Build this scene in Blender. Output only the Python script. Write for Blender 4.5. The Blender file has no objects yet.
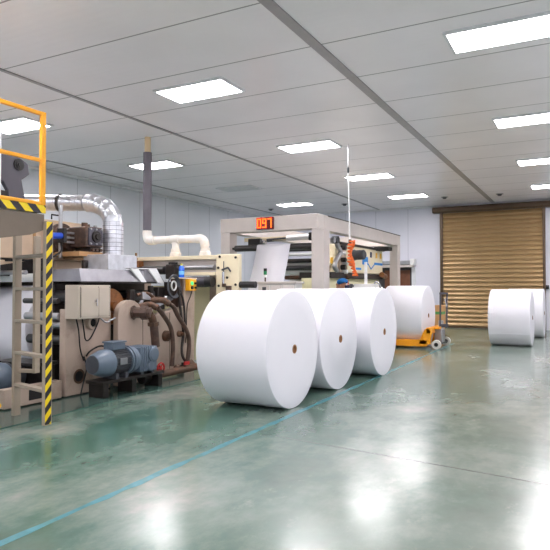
import bpy, bmesh, math, random
from mathutils import Vector, Matrix
random.seed(7)
S = bpy.context.scene
COL = S.collection
PI = math.pi

# ------------------------------------------------------------------ camera, world, exposure
cam_data = bpy.data.cameras.new('camera')
cam = bpy.data.objects.new('camera', cam_data); COL.objects.link(cam)
cam_data.sensor_width = 36.0
cam_data.lens = 590.0 / 550.0 * 36.0
cam_data.clip_end = 200
cam.location = (0, 0, 1.4)
cam.rotation_euler = (math.radians(90 + 1.165), 0, math.atan(313 / 590.0))
S.camera = cam
wd = bpy.data.worlds.new('world'); S.world = wd; wd.use_nodes = True
wd.node_tree.nodes['Background'].inputs[0].default_value = (0.8, 0.85, 1, 1)
wd.node_tree.nodes['Background'].inputs[1].default_value = 0.05
LAMP_STRENGTH = 29.0
S.view_settings.view_transform = 'Standard'
S.view_settings.look = 'None'
S.view_settings.gamma = 1
S.view_settings.use_curve_mapping = False
S.view_settings.exposure = 0.33

# ------------------------------------------------------------------ materials
def lin(c):
    c = c / 255.0
    return c / 12.92 if c <= 0.04045 else ((c + 0.055) / 1.055) ** 2.4
def rgb(r, g, b): return (lin(r), lin(g), lin(b), 1)
MATS = {}
def mat(name, col, rough=0.5, metal=0.0, var=0.06, scale=6.0, bump=0.0, bscale=40.0, dirt=None, dirt_amt=0.0, coat=0.0, stretch=None, spec=None):
    m = bpy.data.materials.new(name); m.use_nodes = True
    nt = m.node_tree; b = nt.nodes['Principled BSDF']; L = nt.links
    b.inputs['Roughness'].default_value = rough
    b.inputs['Metallic'].default_value = metal
    b.inputs['Coat Weight'].default_value = coat
    if spec is not None: b.inputs['Specular IOR Level'].default_value = spec
    c = rgb(*col)
    tc = nt.nodes.new('ShaderNodeTexCoord')
    mp = nt.nodes.new('ShaderNodeMapping'); L.new(tc.outputs['Object'], mp.inputs['Vector'])
    if stretch: mp.inputs['Scale'].default_value = stretch
    n = nt.nodes.new('ShaderNodeTexNoise'); n.inputs['Scale'].default_value = scale; n.inputs['Detail'].default_value = 4
    L.new(mp.outputs['Vector'], n.inputs['Vector'])
    r = nt.nodes.new('ShaderNodeValToRGB')
    r.color_ramp.elements[0].position = 0.3; r.color_ramp.elements[1].position = 0.7
    r.color_ramp.elements[0].color = tuple(max(0, x * (1 - var)) for x in c[:3]) + (1,)
    r.color_ramp.elements[1].color = tuple(min(1, x * (1 + var)) for x in c[:3]) + (1,)
    L.new(n.outputs['Fac'], r.inputs['Fac'])
    out = r.outputs['Color']
    if dirt:
        n2 = nt.nodes.new('ShaderNodeTexNoise'); n2.inputs['Scale'].default_value = scale * 0.7; n2.inputs['Detail'].default_value = 8
        n2.inputs['Roughness'].default_value = 0.7
        L.new(mp.outputs['Vector'], n2.inputs['Vector'])
        r2 = nt.nodes.new('ShaderNodeValToRGB')
        r2.color_ramp.elements[0].position = 0.5; r2.color_ramp.elements[0].color = (0, 0, 0, 1)
        r2.color_ramp.elements[1].position = 0.72; r2.color_ramp.elements[1].color = (dirt_amt,) * 3 + (1,)
        L.new(n2.outputs['Fac'], r2.inputs['Fac'])
        mx = nt.nodes.new('ShaderNodeMixRGB'); mx.inputs[2].default_value = rgb(*dirt)
        L.new(r2.outputs['Color'], mx.inputs[0]); L.new(out, mx.inputs[1]); out = mx.outputs[0]
    L.new(out, b.inputs['Base Color'])
    if bump:
        nb = nt.nodes.new('ShaderNodeTexNoise'); nb.inputs['Scale'].default_value = bscale; nb.inputs['Detail'].default_value = 3
        L.new(mp.outputs['Vector'], nb.inputs['Vector'])
        bp = nt.nodes.new('ShaderNodeBump'); bp.inputs['Strength'].default_value = bump; bp.inputs['Distance'].default_value = 0.01
        L.new(nb.outputs['Fac'], bp.inputs['Height']); L.new(bp.outputs['Normal'], b.inputs['Normal'])
    MATS[name] = m
    return m
def emis(name, col, strength):
    m = bpy.data.materials.new(name); m.use_nodes = True
    b = m.node_tree.nodes['Principled BSDF']
    b.inputs['Base Color'].default_value = rgb(*col)
    b.inputs['Emission Color'].default_value = rgb(*col)
    b.inputs['Emission Strength'].default_value = strength
    MATS[name] = m
    return m

def math_node(nt, op, a, b=None, c=None):
    n = nt.nodes.new('ShaderNodeMath'); n.operation = op
    for i, v in enumerate((a, b, c)):
        if v is None: continue
        if isinstance(v, (int, float)): n.inputs[i].default_value = v
        else: nt.links.new(v, n.inputs[i])
    return n.outputs[0]
def line_mask(nt, coord, pitch, off, width):
    # 1 on thin lines every `pitch`
    t = math_node(nt, 'DIVIDE', math_node(nt, 'SUBTRACT', coord, off), pitch)
    fr = math_node(nt, 'FRACT', math_node(nt, 'ADD', t, 0.5))
    d = math_node(nt, 'ABSOLUTE', math_node(nt, 'SUBTRACT', fr, 0.5))
    return math_node(nt, 'LESS_THAN', d, width / pitch / 2)
def panel_mat(name, col, linecol, axis, pitch, off, width, rough, ribs=None, var=0.04, spec=0.5):
    m = mat(name, col, rough, var=var, scale=0.8, spec=spec)
    nt = m.node_tree; b = nt.nodes['Principled BSDF']
    old = b.inputs['Base Color'].links[0].from_socket
    g = nt.nodes.new('ShaderNodeNewGeometry'); sp = nt.nodes.new('ShaderNodeSeparateXYZ')
    nt.links.new(g.outputs['Position'], sp.inputs[0])
    mk = line_mask(nt, sp.outputs[axis], pitch, off, width)
    mx = nt.nodes.new('ShaderNodeMixRGB'); mx.inputs[2].default_value = rgb(*linecol)
    nt.links.new(mk, mx.inputs[0]); nt.links.new(old, mx.inputs[1]); nt.links.new(mx.outputs[0], b.inputs['Base Color'])
    if ribs:
        s = math_node(nt, 'SINE', math_node(nt, 'MULTIPLY', sp.outputs[axis], 2 * PI / ribs))
        bp = nt.nodes.new('ShaderNodeBump'); bp.inputs['Strength'].default_value = 0.12; bp.inputs['Distance'].default_value = 0.004
        nt.links.new(s, bp.inputs['Height']); nt.links.new(bp.outputs['Normal'], b.inputs['Normal'])
    return m

panel_mat('ceiling_panel', (244, 240, 243), (150, 147, 149), 1, 1.22, 0.23, 0.022, 0.3, ribs=0.12)
panel_mat('wall_left_panel', (220, 223, 230), (172, 175, 183), 1, 1.2, 0.2, 0.018, 0.4)
panel_mat('wall_back_panel', (230, 229, 240), (190, 190, 203), 0, 1.2, 0.3, 0.016, 0.4)
mat('white_trim', (232, 232, 236), 0.4)
mat('grey_trim', (158, 154, 156), 0.35, metal=0.2)
mat('light_frame', (225, 225, 228), 0.35)
emis('lamp_on', (254, 250, 253), LAMP_STRENGTH)
mat('lamp_off', (205, 206, 208), 0.35)
mat('paper', (233, 231, 238), 0.55, var=0.012, scale=2)
mat('paper_end', (230, 228, 236), 0.6, var=0.012, scale=3)
mat('kraft_core', (158, 112, 76), 0.8)
mat('cream', (184, 164, 149), 0.42, var=0.06, scale=3, dirt=(104, 76, 56), dirt_amt=0.45)
mat('ladder_paint', (172, 156, 138), 0.45, var=0.05)
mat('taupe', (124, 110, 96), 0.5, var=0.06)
mat('cream_clean', (208, 194, 178), 0.45, var=0.03)
mat('tan', (214, 188, 160), 0.5, var=0.05)
mat('tan_brown', (182, 138, 92), 0.5, var=0.1)
mat('ivory', (238, 224, 192), 0.5, var=0.03)
mat('ivory_pale', (234, 226, 184), 0.5, var=0.03)
mat('portal_grey', (212, 203, 198), 0.4, var=0.03)
mat('portal_front', (224, 217, 214), 0.4, var=0.03)
mat('cabinet_paint', (196, 183, 168), 0.42, var=0.03)
mat('dark_steel', (52, 47, 45), 0.4, metal=0.5, var=0.25, scale=9)
mat('black_rubber', (30, 28, 29), 0.6, var=0.1)
mat('black_roller', (44, 42, 44), 0.3, var=0.1)
mat('rust_pipe', (92, 70, 56), 0.55, metal=0.3, var=0.3, scale=14, dirt=(150, 84, 44), dirt_amt=0.5)
mat('rust_drum', (138, 90, 52), 0.4, metal=0.4, var=0.3, scale=7, dirt=(60, 40, 30), dirt_amt=0.6)
mat('chrome', (222, 222, 226), 0.18, metal=1.0, var=0.05)
mat('steel', (176, 176, 180), 0.32, metal=0.8, var=0.1)
mat('galvanised', (160, 158, 164), 0.38, metal=0.75, var=0.14, scale=5, bump=0.1)
mat('galv_bright', (206, 208, 214), 0.36, metal=0.6, var=0.14, scale=9, bump=0.15)
mat('foil', (214, 216, 222), 0.3, metal=0.85, var=0.16, scale=7, bump=0.5, bscale=18)
mat('spiral_tin', (186, 187, 192), 0.3, metal=0.9, var=0.12, scale=5)
mat('motor_blue', (100, 114, 130), 0.35, var=0.06)
mat('motor_grey', (70, 72, 78), 0.45, var=0.1)
mat('gear_brown', (84, 66, 58), 0.45, metal=0.3, var=0.3, scale=10, dirt=(160, 120, 96), dirt_amt=0.4)
mat('cylinder_blue', (26, 74, 190), 0.35)
mat('arm_grey', (72, 68, 77), 0.45, var=0.08)
mat('safety_yellow', (250, 172, 24), 0.4, var=0.03)
mat('yellow_plain', (246, 200, 40), 0.45)
mat('orange_paint', (250, 164, 26), 0.4, var=0.04)
mat('orange_hose', (240, 112, 40), 0.45)
mat('pvc_white', (240, 236, 230), 0.4, dirt=(222, 190, 150), dirt_amt=0.5, scale=4)
mat('foam_grey', (108, 104, 112), 0.8, bump=0.2)
mat('cream_pipe', (224, 200, 160), 0.5)
mat('white_paint', (240, 240, 240), 0.4)
mat('light_grey_box', (214, 212, 210), 0.4)
mat('dark_void', (26, 24, 25), 0.8)
mat('valve_red', (190, 40, 40), 0.5)
mat('estop_orange', (252, 176, 28), 0.45)
emis('green_lamp', (60, 210, 120), 0.9)
mat('green_plastic', (20, 130, 80), 0.4)
mat('bottle_blue', (30, 100, 220), 0.25)
mat('bottle_label', (120, 190, 245), 0.4)
mat('cap_lime', (196, 200, 70), 0.4)
mat('door_bronze', (176, 146, 104), 0.36, metal=0.35, var=0.06, scale=1.0, stretch=(2, 1, 0.2))
mat('door_brown', (90, 70, 52), 0.42, metal=0.3)
mat('brown_wood', (116, 70, 46), 0.5, var=0.15)
mat('dark_grey_door', (64, 58, 60), 0.5)
mat('cardboard', (208, 158, 108), 0.8, var=0.05)
mat('green_tape', (84, 150, 80), 0.5)
mat('cap_blue', (20, 112, 186), 0.7)
mat('navy_cloth', (50, 54, 84), 0.85)
mat('trouser_cloth', (44, 46, 56), 0.85)
mat('skin', (196, 142, 112), 0.55)
mat('shoe_black', (30, 28, 28), 0.6)
mat('sign_blue', (40, 140, 220), 0.5)
mat('sign_yellow', (246, 190, 50), 0.5)
mat('sign_red', (220, 80, 60), 0.5)
mat('led_back', (92, 12, 16), 0.4)
emis('led_orange', (255, 92, 20), 2.6)
mat('nylon_wheel', (214, 208, 200), 0.45)
mat('tape_blue', (84, 140, 150), 0.25, var=0.2, scale=7, dirt=(96, 128, 116), dirt_amt=0.9)
mat('floor_shade_green', (66, 92, 86), 0.16, var=0.3, scale=2.5, coat=0.4)

def foil_tape():
    m = mat('foil_tape', (216, 217, 224), 0.34, metal=0.7, var=0.14, scale=9, bump=0.35, bscale=16)
    nt = m.node_tree; b = nt.nodes['Principled BSDF']
    old = b.inputs['Base Color'].links[0].from_socket
    tc = nt.nodes.new('ShaderNodeTexCoord'); sp = nt.nodes.new('ShaderNodeSeparateXYZ'); nt.links.new(tc.outputs['Object'], sp.inputs[0])
    ang = math_node(nt, 'ARCTAN2', math_node(nt, 'ADD', sp.outputs[1], 0.0), math_node(nt, 'ADD', sp.outputs[0], 0.06))
    mk = math_node(nt, 'MAXIMUM', line_mask(nt, sp.outputs[2], .065, 0.0, .006), line_mask(nt, ang, .62, 0.1, .03))
    mx = nt.nodes.new('ShaderNodeMixRGB'); mx.inputs[2].default_value = rgb(120, 122, 134)
    nt.links.new(mk, mx.inputs[0]); nt.links.new(old, mx.inputs[1]); nt.links.new(mx.outputs[0], b.inputs['Base Color'])
foil_tape()

def hazard_mat():
    m = bpy.data.materials.new('hazard_stripes'); m.use_nodes = True
    nt = m.node_tree; b = nt.nodes['Principled BSDF']; b.inputs['Roughness'].default_value = 0.45
    g = nt.nodes.new('ShaderNodeNewGeometry'); sp = nt.nodes.new('ShaderNodeSeparateXYZ')
    nt.links.new(g.outputs['Position'], sp.inputs[0])
    def stripes(sign, off):
        t = math_node(nt, 'ADD', math_node(nt, 'MULTIPLY', sp.outputs[1], sign), sp.outputs[2])
        fr = math_node(nt, 'FRACT', math_node(nt, 'ADD', math_node(nt, 'DIVIDE', t, 0.15), off))
        return math_node(nt, 'LESS_THAN', fr, 0.5)
    a = stripes(-1.1, 0.0)
    mx = nt.nodes.new('ShaderNodeMixRGB'); mx.inputs[1].default_value = rgb(246, 212, 10); mx.inputs[2].default_value = rgb(36, 32, 42)
    nt.links.new(a, mx.inputs[0]); nt.links.new(mx.outputs[0], b.inputs['Base Color'])
    MATS['hazard'] = m
    m2 = m.copy(); m2.name = 'hazard_stripes_deck'
    for n in m2.node_tree.nodes:
        if n.type == 'MATH' and n.operation == 'MULTIPLY' and abs(n.inputs[1].default_value + 1.1) < 1e-4: n.inputs[1].default_value = 1.0
        if n.type == 'MATH' and n.operation == 'DIVIDE': n.inputs[1].default_value = 0.2
    MATS['hazard_deck'] = m2
hazard_mat()

def floor_mat():
    m = bpy.data.materials.new('epoxy_floor'); m.use_nodes = True
    nt = m.node_tree; b = nt.nodes['Principled BSDF']; L = nt.links
    g = nt.nodes.new('ShaderNodeNewGeometry'); sp = nt.nodes.new('ShaderNodeSeparateXYZ'); L.new(g.outputs['Position'], sp.inputs[0])
    mp = nt.nodes.new('ShaderNodeMapping'); mp.inputs['Scale'].default_value = (1.0, 0.6, 1)
    L.new(g.outputs['Position'], mp.inputs[0])
    n = nt.nodes.new('ShaderNodeTexNoise'); n.inputs['Scale'].default_value = 0.9; n.inputs['Detail'].default_value = 9; n.inputs['Roughness'].default_value = 0.66
    L.new(mp.outputs[0], n.inputs['Vector'])
    r = nt.nodes.new('ShaderNodeValToRGB'); e = r.color_ramp.elements
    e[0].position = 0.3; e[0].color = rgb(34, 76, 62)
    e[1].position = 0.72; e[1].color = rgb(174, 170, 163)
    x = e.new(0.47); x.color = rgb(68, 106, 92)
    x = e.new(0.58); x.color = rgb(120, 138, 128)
    L.new(n.outputs['Fac'], r.inputs[0])
    # worn pale scuffs
    n2 = nt.nodes.new('ShaderNodeTexNoise'); n2.inputs['Scale'].default_value = 3.4; n2.inputs['Detail'].default_value = 6; n2.inputs['Roughness'].default_value = 0.75
    L.new(mp.outputs[0], n2.inputs['Vector'])
    r2 = nt.nodes.new('ShaderNodeValToRGB'); r2.color_ramp.elements[0].position = 0.6; r2.color_ramp.elements[0].color = (0, 0, 0, 1)
    r2.color_ramp.elements[1].position = 0.78; r2.color_ramp.elements[1].color = (0.55, 0.55, 0.55, 1)
    L.new(n2.outputs['Fac'], r2.inputs[0])
    mx = nt.nodes.new('ShaderNodeMixRGB'); mx.inputs[2].default_value = rgb(182, 182, 172)
    L.new(r2.outputs[0], mx.inputs[0]); L.new(r.outputs[0], mx.inputs[1])
    # a saw-cut joint across the floor
    t = math_node(nt, 'ABSOLUTE', math_node(nt, 'SUBTRACT', math_node(nt, 'ADD', sp.outputs[1], math_node(nt, 'MULTIPLY', sp.outputs[0], 0.13)), 4.59))
    k = math_node(nt, 'MULTIPLY', math_node(nt, 'LESS_THAN', t, 0.007), math_node(nt, 'GREATER_THAN', sp.outputs[0], -2.75))
    mx2 = nt.nodes.new('ShaderNodeMixRGB'); mx2.inputs[2].default_value = rgb(52, 58, 56)
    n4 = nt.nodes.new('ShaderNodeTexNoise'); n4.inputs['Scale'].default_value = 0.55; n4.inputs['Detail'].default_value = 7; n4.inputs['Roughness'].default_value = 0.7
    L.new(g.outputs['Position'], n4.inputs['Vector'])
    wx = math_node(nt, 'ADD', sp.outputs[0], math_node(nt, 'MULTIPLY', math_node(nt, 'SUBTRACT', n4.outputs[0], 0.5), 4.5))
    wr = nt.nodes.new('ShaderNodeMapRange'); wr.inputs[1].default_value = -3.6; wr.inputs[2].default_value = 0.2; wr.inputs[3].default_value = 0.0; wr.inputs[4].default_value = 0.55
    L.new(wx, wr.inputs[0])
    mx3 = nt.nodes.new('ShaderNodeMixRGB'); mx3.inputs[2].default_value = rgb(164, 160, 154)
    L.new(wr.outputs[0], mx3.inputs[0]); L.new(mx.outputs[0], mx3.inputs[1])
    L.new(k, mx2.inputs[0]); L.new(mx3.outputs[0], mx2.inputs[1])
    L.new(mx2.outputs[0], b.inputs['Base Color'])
    rr = nt.nodes.new('ShaderNodeMapRange'); rr.inputs[3].default_value = 0.13; rr.inputs[4].default_value = 0.27
    L.new(n2.outputs['Fac'], rr.inputs[0]); L.new(rr.outputs[0], b.inputs['Roughness'])
    nb = nt.nodes.new('ShaderNodeTexNoise'); nb.inputs['Scale'].default_value = 5; nb.inputs['Detail'].default_value = 2
    L.new(g.outputs['Position'], nb.inputs['Vector'])
    bp = nt.nodes.new('ShaderNodeBump'); bp.inputs['Strength'].default_value = 0.08; bp.inputs['Distance'].default_value = 0.02
    L.new(nb.outputs[0], bp.inputs['Height']); L.new(bp.outputs[0], b.inputs['Normal'])
    b.inputs['Specular IOR Level'].default_value = 0.5; b.inputs['IOR'].default_value = 1.75
    MATS['floor'] = m
floor_mat()

# ------------------------------------------------------------------ mesh helpers
def frame_for(d):
    d = Vector(d).normalized()
    u = Vector((0, 0, 1)) if abs(d.z) < 0.9 else Vector((1, 0, 0))
    a = d.cross(u).normalized(); b = d.cross(a).normalized()
    return a, b
def spline(pts, n=6):
    pts = [Vector(p) for p in pts]
    if len(pts) < 3: return pts
    P = [pts[0] * 2 - pts[1]] + pts + [pts[-1] * 2 - pts[-2]]
    out = []
    for i in range(1, len(P) - 2):
        for k in range(n):
            t = k / n
            out.append(0.5 * ((2 * P[i]) + (P[i + 1] - P[i - 1]) * t + (2 * P[i - 1] - 5 * P[i] + 4 * P[i + 1] - P[i + 2]) * t * t + (3 * P[i] - P[i - 1] - 3 * P[i + 1] + P[i + 2]) * t ** 3))
    out.append(pts[-1]); return out
class MB:
    def __init__(s): s.bm = bmesh.new()
    def box(s, x0, x1, y0, y1, z0, z1):
        v = [s.bm.verts.new((x, y, z)) for x in (x0, x1) for y in (y0, y1) for z in (z0, z1)]
        for f in ((0, 1, 3, 2), (4, 6, 7, 5), (0, 4, 5, 1), (2, 3, 7, 6), (0, 2, 6, 4), (1, 5, 7, 3)): s.bm.faces.new([v[i] for i in f])
        return s
    def bar(s, p0, p1, w, h, up=(0, 0, 1)):
        p0, p1 = Vector(p0), Vector(p1); d = (p1 - p0).normalized(); u = Vector(up)
        a = d.cross(u).normalized() * w / 2; b = a.cross(d).normalized() * h / 2
        v = [s.bm.verts.new(p + q) for p in (p0, p1) for q in (-a - b, a - b, a + b, -a + b)]
        for f in ((3, 2, 1, 0), (4, 5, 6, 7), (0, 1, 5, 4), (1, 2, 6, 5), (2, 3, 7, 6), (3, 0, 4, 7)): s.bm.faces.new([v[i] for i in f])
        return s
    def rings(s, rings, closed=False, cap=True):
        rv = [[s.bm.verts.new(p) for p in r] for r in rings]
        m = len(rv[0]); n = len(rv)
        for i in range(n if closed else n - 1):
            a, b = rv[i], rv[(i + 1) % n]
            for k in range(m): s.bm.faces.new((a[k], a[(k + 1) % m], b[(k + 1) % m], b[k]))
        if cap and not closed:
            s.bm.faces.new(list(reversed(rv[0]))); s.bm.faces.new(rv[-1])
        return s
    def lathe(s, p0, d, prof, seg=32, closed=False):
        p0 = Vector(p0); d = Vector(d).normalized(); a, b = frame_for(d)
        rg = []
        for t, r in prof:
            r = max(r, 1e-4)
            rg.append([p0 + d * t + (a * math.cos(2 * PI * k / seg) + b * math.sin(2 * PI * k / seg)) * r for k in range(seg)])
        return s.rings(rg, closed)
    def cyl(s, p0, p1, r, r2=None, seg=24):
        p0, p1 = Vector(p0), Vector(p1); L = (p1 - p0).length
        return s.lathe(p0, p1 - p0, [(0, r), (L, r if r2 is None else r2)], seg)
    def tube(s, pts, r, seg=10, n=6, ridge=0):
        P = spline(pts, n) if n > 1 else [Vector(p) for p in pts]
        rg = []; a = None
        for i, p in enumerate(P):
            d = (P[min(i + 1, len(P) - 1)] - P[max(i - 1, 0)]).normalized()
            if a is None: a, b = frame_for(d)
            else:
                a = (a - d * a.dot(d)).normalized(); b = d.cross(a).normalized()
            rad = r * (1 + (ridge if i % 3 == 0 else 0))
            rg.append([p + (a * math.cos(2 * PI * k / seg) + b * math.sin(2 * PI * k / seg)) * rad for k in range(seg)])
        return s.rings(rg)
    def prism(s, poly, axis, a, b):
        def P(p, t):
            return {'x': (t, p[0], p[1]), 'y': (p[0], t, p[1]), 'z': (p[0], p[1], t)}[axis]
        return s.rings([[P(p, a) for p in poly], [P(p, b) for p in poly]])
    def ball(s, c, r, sc=(1, 1, 1), seg=20):
        m = Matrix.Translation(c) @ Matrix.Diagonal((sc[0], sc[1], sc[2], 1))
        bmesh.ops.create_uvsphere(s.bm, u_segments=seg, v_segments=seg // 2, radius=r, matrix=m); return s
    def build(s, name, material, parent=None, bevel=0.0, local=False, smooth=True):
        bmesh.ops.recalc_face_normals(s.bm, faces=s.bm.faces)
        off = Vector((0, 0, 0)); p = parent
        if not local:
            while p is not None: off += p.location; p = p.parent
            bmesh.ops.translate(s.bm, vec=-off, verts=s.bm.verts)
        me = bpy.data.meshes.new(name); s.bm.to_mesh(me); s.bm.free()
        me.materials.append(MATS[material])
        if smooth:
            me.shade_smooth(); me.set_sharp_from_angle(angle=math.radians(32))
        o = bpy.data.objects.new(name, me); COL.objects.link(o)
        if parent: o.parent = parent
        if bevel:
            md = o.modifiers.new('bevel', 'BEVEL'); md.width = bevel; md.segments = 2; md.limit_method = 'ANGLE'; md.angle_limit = math.radians(50)
        return o
def tag(o, label, cat, group=None):
    o['label'] = label; o['category'] = cat
    if group: o['group'] = group
    return o
def thing(name, label, cat, loc=(0, 0, 0), group=None):
    o = bpy.data.objects.new(name, None); COL.objects.link(o); o.location = loc
    o.empty_display_size = 0.2
    return tag(o, label, cat, group)
def struct(name, mb, material, parent=None, bevel=0, local=False):
    o = mb.build(name, material, parent, bevel, local)
    if parent is None: o['kind'] = 'structure'
    return o
def solo(name, mb, material, loc, label, cat, group=None, bevel=0):
    bmesh.ops.translate(mb.bm, vec=-Vector(loc), verts=mb.bm.verts)
    o = mb.build(name, material, None, bevel, local=True); o.location = loc
    return tag(o, label, cat, group)
def dup(root, loc, label=None, group=None):
    r = root.copy(); COL.objects.link(r); r.location = loc
    if label: r['label'] = label
    if group: r['group'] = group
    for ch in list(root.children):
        c = ch.copy(); COL.objects.link(c); c.parent = r
        for g in list(ch.children):
            d = g.copy(); COL.objects.link(d); d.parent = c
    return r

# ------------------------------------------------------------------ the room
XL, XR, YF, YB, H = -11.6, 5.4, -5.5, 20.95, 4.25
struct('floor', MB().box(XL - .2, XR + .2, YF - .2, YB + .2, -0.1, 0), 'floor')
struct('ceiling', MB().box(XL - .2, XR + .2, YF - .2, YB + .2, H, H + .12), 'ceiling_panel')
struct('wall_left', MB().box(XL - .2, XL, YF, YB, 0, H), 'wall_left_panel')
struct('wall_right', MB().box(XR, XR + .2, YF, YB, 0, H), 'wall_left_panel')
struct('wall_front', MB().box(XL, XR, YF - .2, YF, 0, H), 'wall_back_panel')
struct('wall_back', MB().box(XL, XR, YB, YB + .2, 0, H), 'wall_back_panel')
struct('trim_1', MB().box(XL, XL + .07, YF, YB, H - .07, H), 'white_trim', bevel=.02)
struct('trim_2', MB().box(XL + .07, XR, YB - .06, YB, H - .06, H), 'white_trim', bevel=.015)
struct('baseboard_back', MB().box(-1.1, XR, YB - .03, YB, 0, .12), 'white_trim', bevel=.006)
for i, (x, w) in enumerate(((-10.72, .05), (-6.76, .06), (-2.80, .13), (1.16, .06))):
    struct('trim_%d' % (3 + i), MB().box(x - w / 2, x + w / 2, YF, YB - .06, H - .018, H), 'grey_trim', bevel=.004)

# floor in shade along the coating line, painted as a thin dark green slab
struct('trim_8', MB().prism([(-9.6, 2.2), (-5.1, 2.2), (-5.14, 4.4), (-5.22, 7.9), (-9.6, 7.9)], 'z', 0, .008), 'floor_shade_green')

# roller shutter door in the back wall
dm = MB()
prof = []
z = 0.06; pitch = 0.15
while z < 3.9:
    for k, (dz, dy) in enumerate(((0, 0), (.012, .05), (.04, .06), (.07, .052), (.10, .03), (.138, .0))):
        prof.append((YB - .06 - dy, z + dz))
    z += pitch
prof.append((YB - .06, z)); prof.append((YB - .03, z)); prof.append((YB - .03, 0.02)); prof.append((YB - .06, 0.02))
door = struct('door_1', dm.prism(prof, 'x', -4.45, -1.27), 'door_bronze')
MB().box(-4.54, -4.44, YB - .16, YB - .001, 0, 3.98).build('door_guide', 'door_brown', door, .006)
MB().box(-1.28, -1.2, YB - .16, YB - .001, 0, 3.98).build('door_guide', 'door_brown', door, .006)
MB().box(-4.44, -1.28, YB - .12, YB - .02, 0, .07).build('bottom_bar', 'door_brown', door, .006)
MB().prism([(YB - .001, 3.97), (YB - .001, 4.17), (YB - .22, 4.17), (YB - .27, 4.13), (YB - .27, 4.03), (YB - .22, 3.97)], 'x', -4.78, -.7).build('shutter_box', 'door_brown', door, .008)

# second opening further left: dark double door under a shutter box
d2 = struct('door_2', MB().box(-6.95, -5.56, YB - .05, YB - .001, 0, 2.1), 'dark_grey_door')
MB().box(-5.98, -5.62, YB - .07, YB - .05, .15, 2.0).build('door_leaf', 'brown_wood', d2, .006)
MB().box(-6.55, -6.2, YB - .07, YB - .05, .15, 2.0).build('door_leaf', 'brown_wood', d2, .006)
MB().box(-7.0, -5.56, YB - .3, YB - .001, 2.2, 2.34).build('shutter_box', 'steel', d2, .02)
MB().box(-7.0, -5.46, YB - .34, YB - .001, 2.1, 2.18).build('lintel', 'portal_grey', d2, .01)
MB().box(-5.56, -5.40, YB - .3, YB - .001, 2.18, 2.4).build('motor_box', 'white_paint', d2, .01)
MB().box(-5.56, -5.42, YB - .07, YB - .001, 0, 2.1).build('door_frame', 'white_trim', d2, .006)

# ------------------------------------------------------------------ ceiling lights
LX = (-8.86, -4.94, -0.82, 3.05); LY = (18.15, 14.48, 10.78, 6.97, 3.35, -0.3, -4.0)
def make_light(x, y, label, on=True, group='rectangular ceiling panel lights'):
    t = thing('ceiling_light', label, 'ceiling light', (x, y, H), group)
    fr = MB()
    for a in ((-.59, .59, -.32, -.285), (-.59, .59, .285, .32), (-.59, -.555, -.285, .285), (.555, .59, -.285, .285)):
        fr.box(a[0], a[1], a[2], a[3], -.035, -.001)
    fr.build('frame', 'light_frame', t, local=True)
    MB().box(-.555, .555, -.285, .285, -.028, -.004).build('diffuser', 'lamp_on' if on else 'lamp_off', t, local=True)
    return t
names = {
    (-8.86, 18.15): 'lit ceiling panel light just above the end of the portal beam carrying the red counter',
    (-4.94, 18.15): 'lit ceiling panel light nearest the roller door, left of the wide ceiling strip',
    (-.82, 18.15): 'small lit ceiling panel light right over the roller shutter box at far right',
    (-8.86, 14.48): 'switched-off grey ceiling panel light, the only dark one',
    (-4.94, 14.48): 'lit ceiling panel light crossed by the hanging white air line',
    (-.82, 14.48): 'middle one of the three lit ceiling lights near the right edge',
    (-8.86, 10.78): 'lit ceiling panel light behind the grey foam-wrapped drop pipe',
    (-4.94, 10.78): 'large lit ceiling panel light above the middle of the portal, right of the thin strip',
    (-.82, 10.78): 'large lit ceiling light at right edge, largest of the three above the roller door',
    (-8.86, 6.97): 'lit ceiling panel light behind the yellow guard rail',
    (-4.94, 6.97): 'biggest lit ceiling panel light, nearest overhead at top left of centre',
    (-.82, 6.97): 'lit ceiling panel light overhead beyond the top edge at right',
}
base_light = None
for x in LX:
    for y in LY:
        lab = names.get((x, y)); on = (x, y) != (-8.86, 14.48)
        if lab is None: lab = 'lit ceiling panel light overhead out of the picture'
        if base_light is None or not on:
            o = make_light(x, y, lab, on)
            if on: base_light = o
        else:
            dup(base_light, (x, y, H), lab)
for i, (x, y, lab) in enumerate(((-3.98, 18.95, 'round ceiling detector left of the wide ceiling strip near the roller door'), (-2.36, 19.1, 'round ceiling detector right of the wide ceiling strip above the roller door'), (-7.35, 18.95, 'round ceiling detector beyond the portal, right of the far ceiling light'), (-10.2, 18.9, 'round ceiling detector in the far left ceiling bay'))):
    t = thing('smoke_detector', lab, 'smoke detector', (x, y, H), 'ceiling detectors along the back wall')
    MB().lathe((0, 0, -.001), (0, 0, -1), [(0, .11), (.015, .11), (.02, .09)], 20).build('base', 'grey_trim', t, local=True)
    MB().lathe((0, 0, -.021), (0, 0, -1), [(0, .07), (.03, .06), (.045, .03)], 20).build('sensor', 'motor_grey', t, local=True)

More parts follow.
